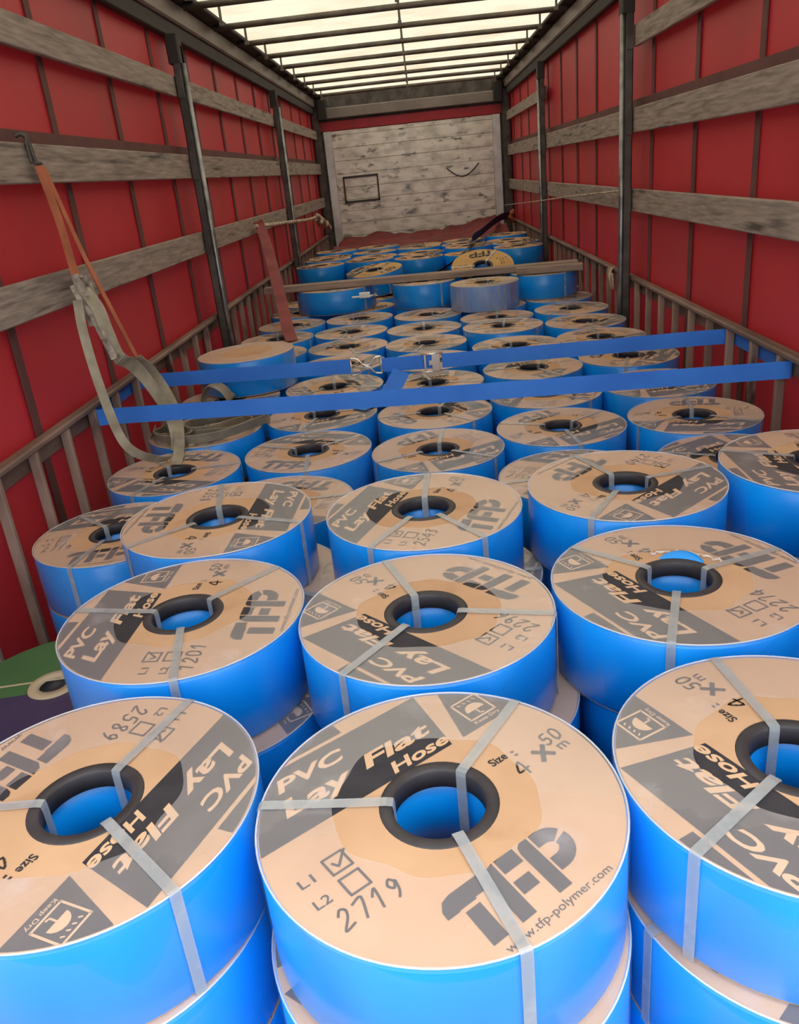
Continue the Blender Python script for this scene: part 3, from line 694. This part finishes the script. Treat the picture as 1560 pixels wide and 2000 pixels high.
add('folded_webbing', MB().ribbon(rel(smooth_path([(-1.10, 3.06, .834), (-1.06, 3.12, .838), (-.98, 3.08, .836), (-.93, 3.0, .836), (-.99, 2.96, .834), (-1.06, 3.0, .834)], 6)), (.5, -.3, .6), .05, .003).mesh('folded_webbing', M_webgrey), e)
tag(e, 'old ratchet strap with rusty webbing hooked over the left middle board', 'strap')
fp = smooth_path([(-1.02, 3.60, .822), (-1.0, 3.57, .87), (-.96, 3.545, .91), (-.91, 3.54, .885), (-.885, 3.545, .84), (-.89, 3.58, .818)], 6)
tag(add('webbing_scrap', MB().ribbon(fp, (.35, 1, .15), .06, .003).mesh('webbing_scrap', M_webgrey)), 'folded bit of grey-green webbing arching between the two blue strap runs', 'strap')

# ------------------------------------------------------------------ smaller straps, ropes and cords
tag(add('hanging_strap', MB().ribbon(smooth_path([(-1.19, 6.42, 1.47), (-1.165, 6.38, 1.42), (-1.08, 6.08, 1.29), (-.93, 5.45, 1.03), (-.84, 5.05, .86), (-.80, 4.92, .824)], 6), (1, .25, 0), .075, .003).mesh('hanging_strap', M_webpink)), 'faded red strap hanging from the left boards onto the rolls', 'strap')
rg = MB(); rp = smooth_path([(-1.20, 6.34, 1.436), (-1.175, 6.9, 1.414), (-1.17, 8.0, 1.376), (-1.165, 9.1, 1.336), (-1.165, 9.8, 1.326)], 8)
rg.tube(rp, [.012+.006*abs(math.sin(i*1.3)) for i in range(len(rp))], 8)
ro = add('tied_rope', rg.mesh('tied_rope', M_rope))
kn = MB(); kp = [(-1.165+.03*math.sin(t*2.1), 9.8+.09*t, 1.318-.012*t+.035*math.sin(t*3.3)) for t in [i*.35 for i in range(40)]]
kn.tube(kp, [.016+.008*abs(math.sin(i*.9)) for i in range(len(kp))], 7)
add('rope_knots', kn.mesh('rope_knots', M_rope), ro)
tag(ro, 'dirty white rope with knots stretched along the left wall to the far corner', 'rope')
nv = add('navy_strap', MB().ribbon(smooth_path([(1.20, 11.2, 1.05), (1.12, 11.0, 1.075), (.93, 10.2, 1.085), (.672, 9.2, 1.035), (.54, 8.5, 1.04), (.50, 8.2, 1.03)], 6), (.3, -.2, 1), .09, .004).mesh('navy_strap', M_webnavy))
add('lower_run', MB().ribbon(smooth_path([(.50, 8.2, 1.03), (.44, 7.7, 1.02), (.30, 7.45, .94), (.1, 7.3, .86)], 6), (.5, -.6, .6), .06, .003).mesh('lower_run', M_webnavy), nv)
add('rust_knot', MB().tube(smooth_path([(1.235, 11.25, 1.0), (1.19, 11.15, 1.08), (1.23, 11.1, 1.12), (1.17, 11.12, 1.04), (1.22, 11.05, 1.0), (1.16, 11.0, 1.06)], 5), .024, 8).mesh('rust_knot', M_webrust), nv)
tag(nv, 'navy strap tied with a rusty knot at the far right corner', 'strap')
tag(add('thin_cord', MB().tube(smooth_path([(1.192, 4.985, 1.488), (1.185, 6.5, 1.42), (1.18, 8.5, 1.32), (1.175, 10.0, 1.25), (1.17, 11.58, 1.172)], 6), .006, 6).mesh('thin_cord', M_rope)), 'thin cord stretched along the right wall to the far corner', 'cord')
cb = MB()
for k in range(5):
    cb.tube(smooth_path([(1.238+.004*k, 5.50-.02*k, 1.014), (1.225, 5.47-.02*k, 1.0), (1.222-.004*k, 5.44-.025*k, .95), (1.224, 5.42-.02*k+.03*(k % 2), .89), (1.222, 5.40-.02*k, .93), (1.224, 5.43-.02*k, .985)], 5), .006, 6)
tag(add('cord_bundle', cb.mesh('cord_bundle', M_rope)), 'small bundle of pale cord hanging on the right slatted rack', 'cord')
# small bright ratchet on the wide roll under the left board
rt = MB().bbox((-.09, -.006, -.006), (.09, .006, .006), .002).bbox((-.035, -.016, -.01), (.04, .012, .028), .003).tube([(.055, -.004, -.004), (.085, -.004, .012), (.09, -.004, .04)], .006, 8)
o = add('small_ratchet', rt.mesh('small_ratchet', M_chrome), None, (-.40, 5.795, .93)); tag(o, 'small bright metal ratchet hanging at the wide blue roll', 'ratchet')
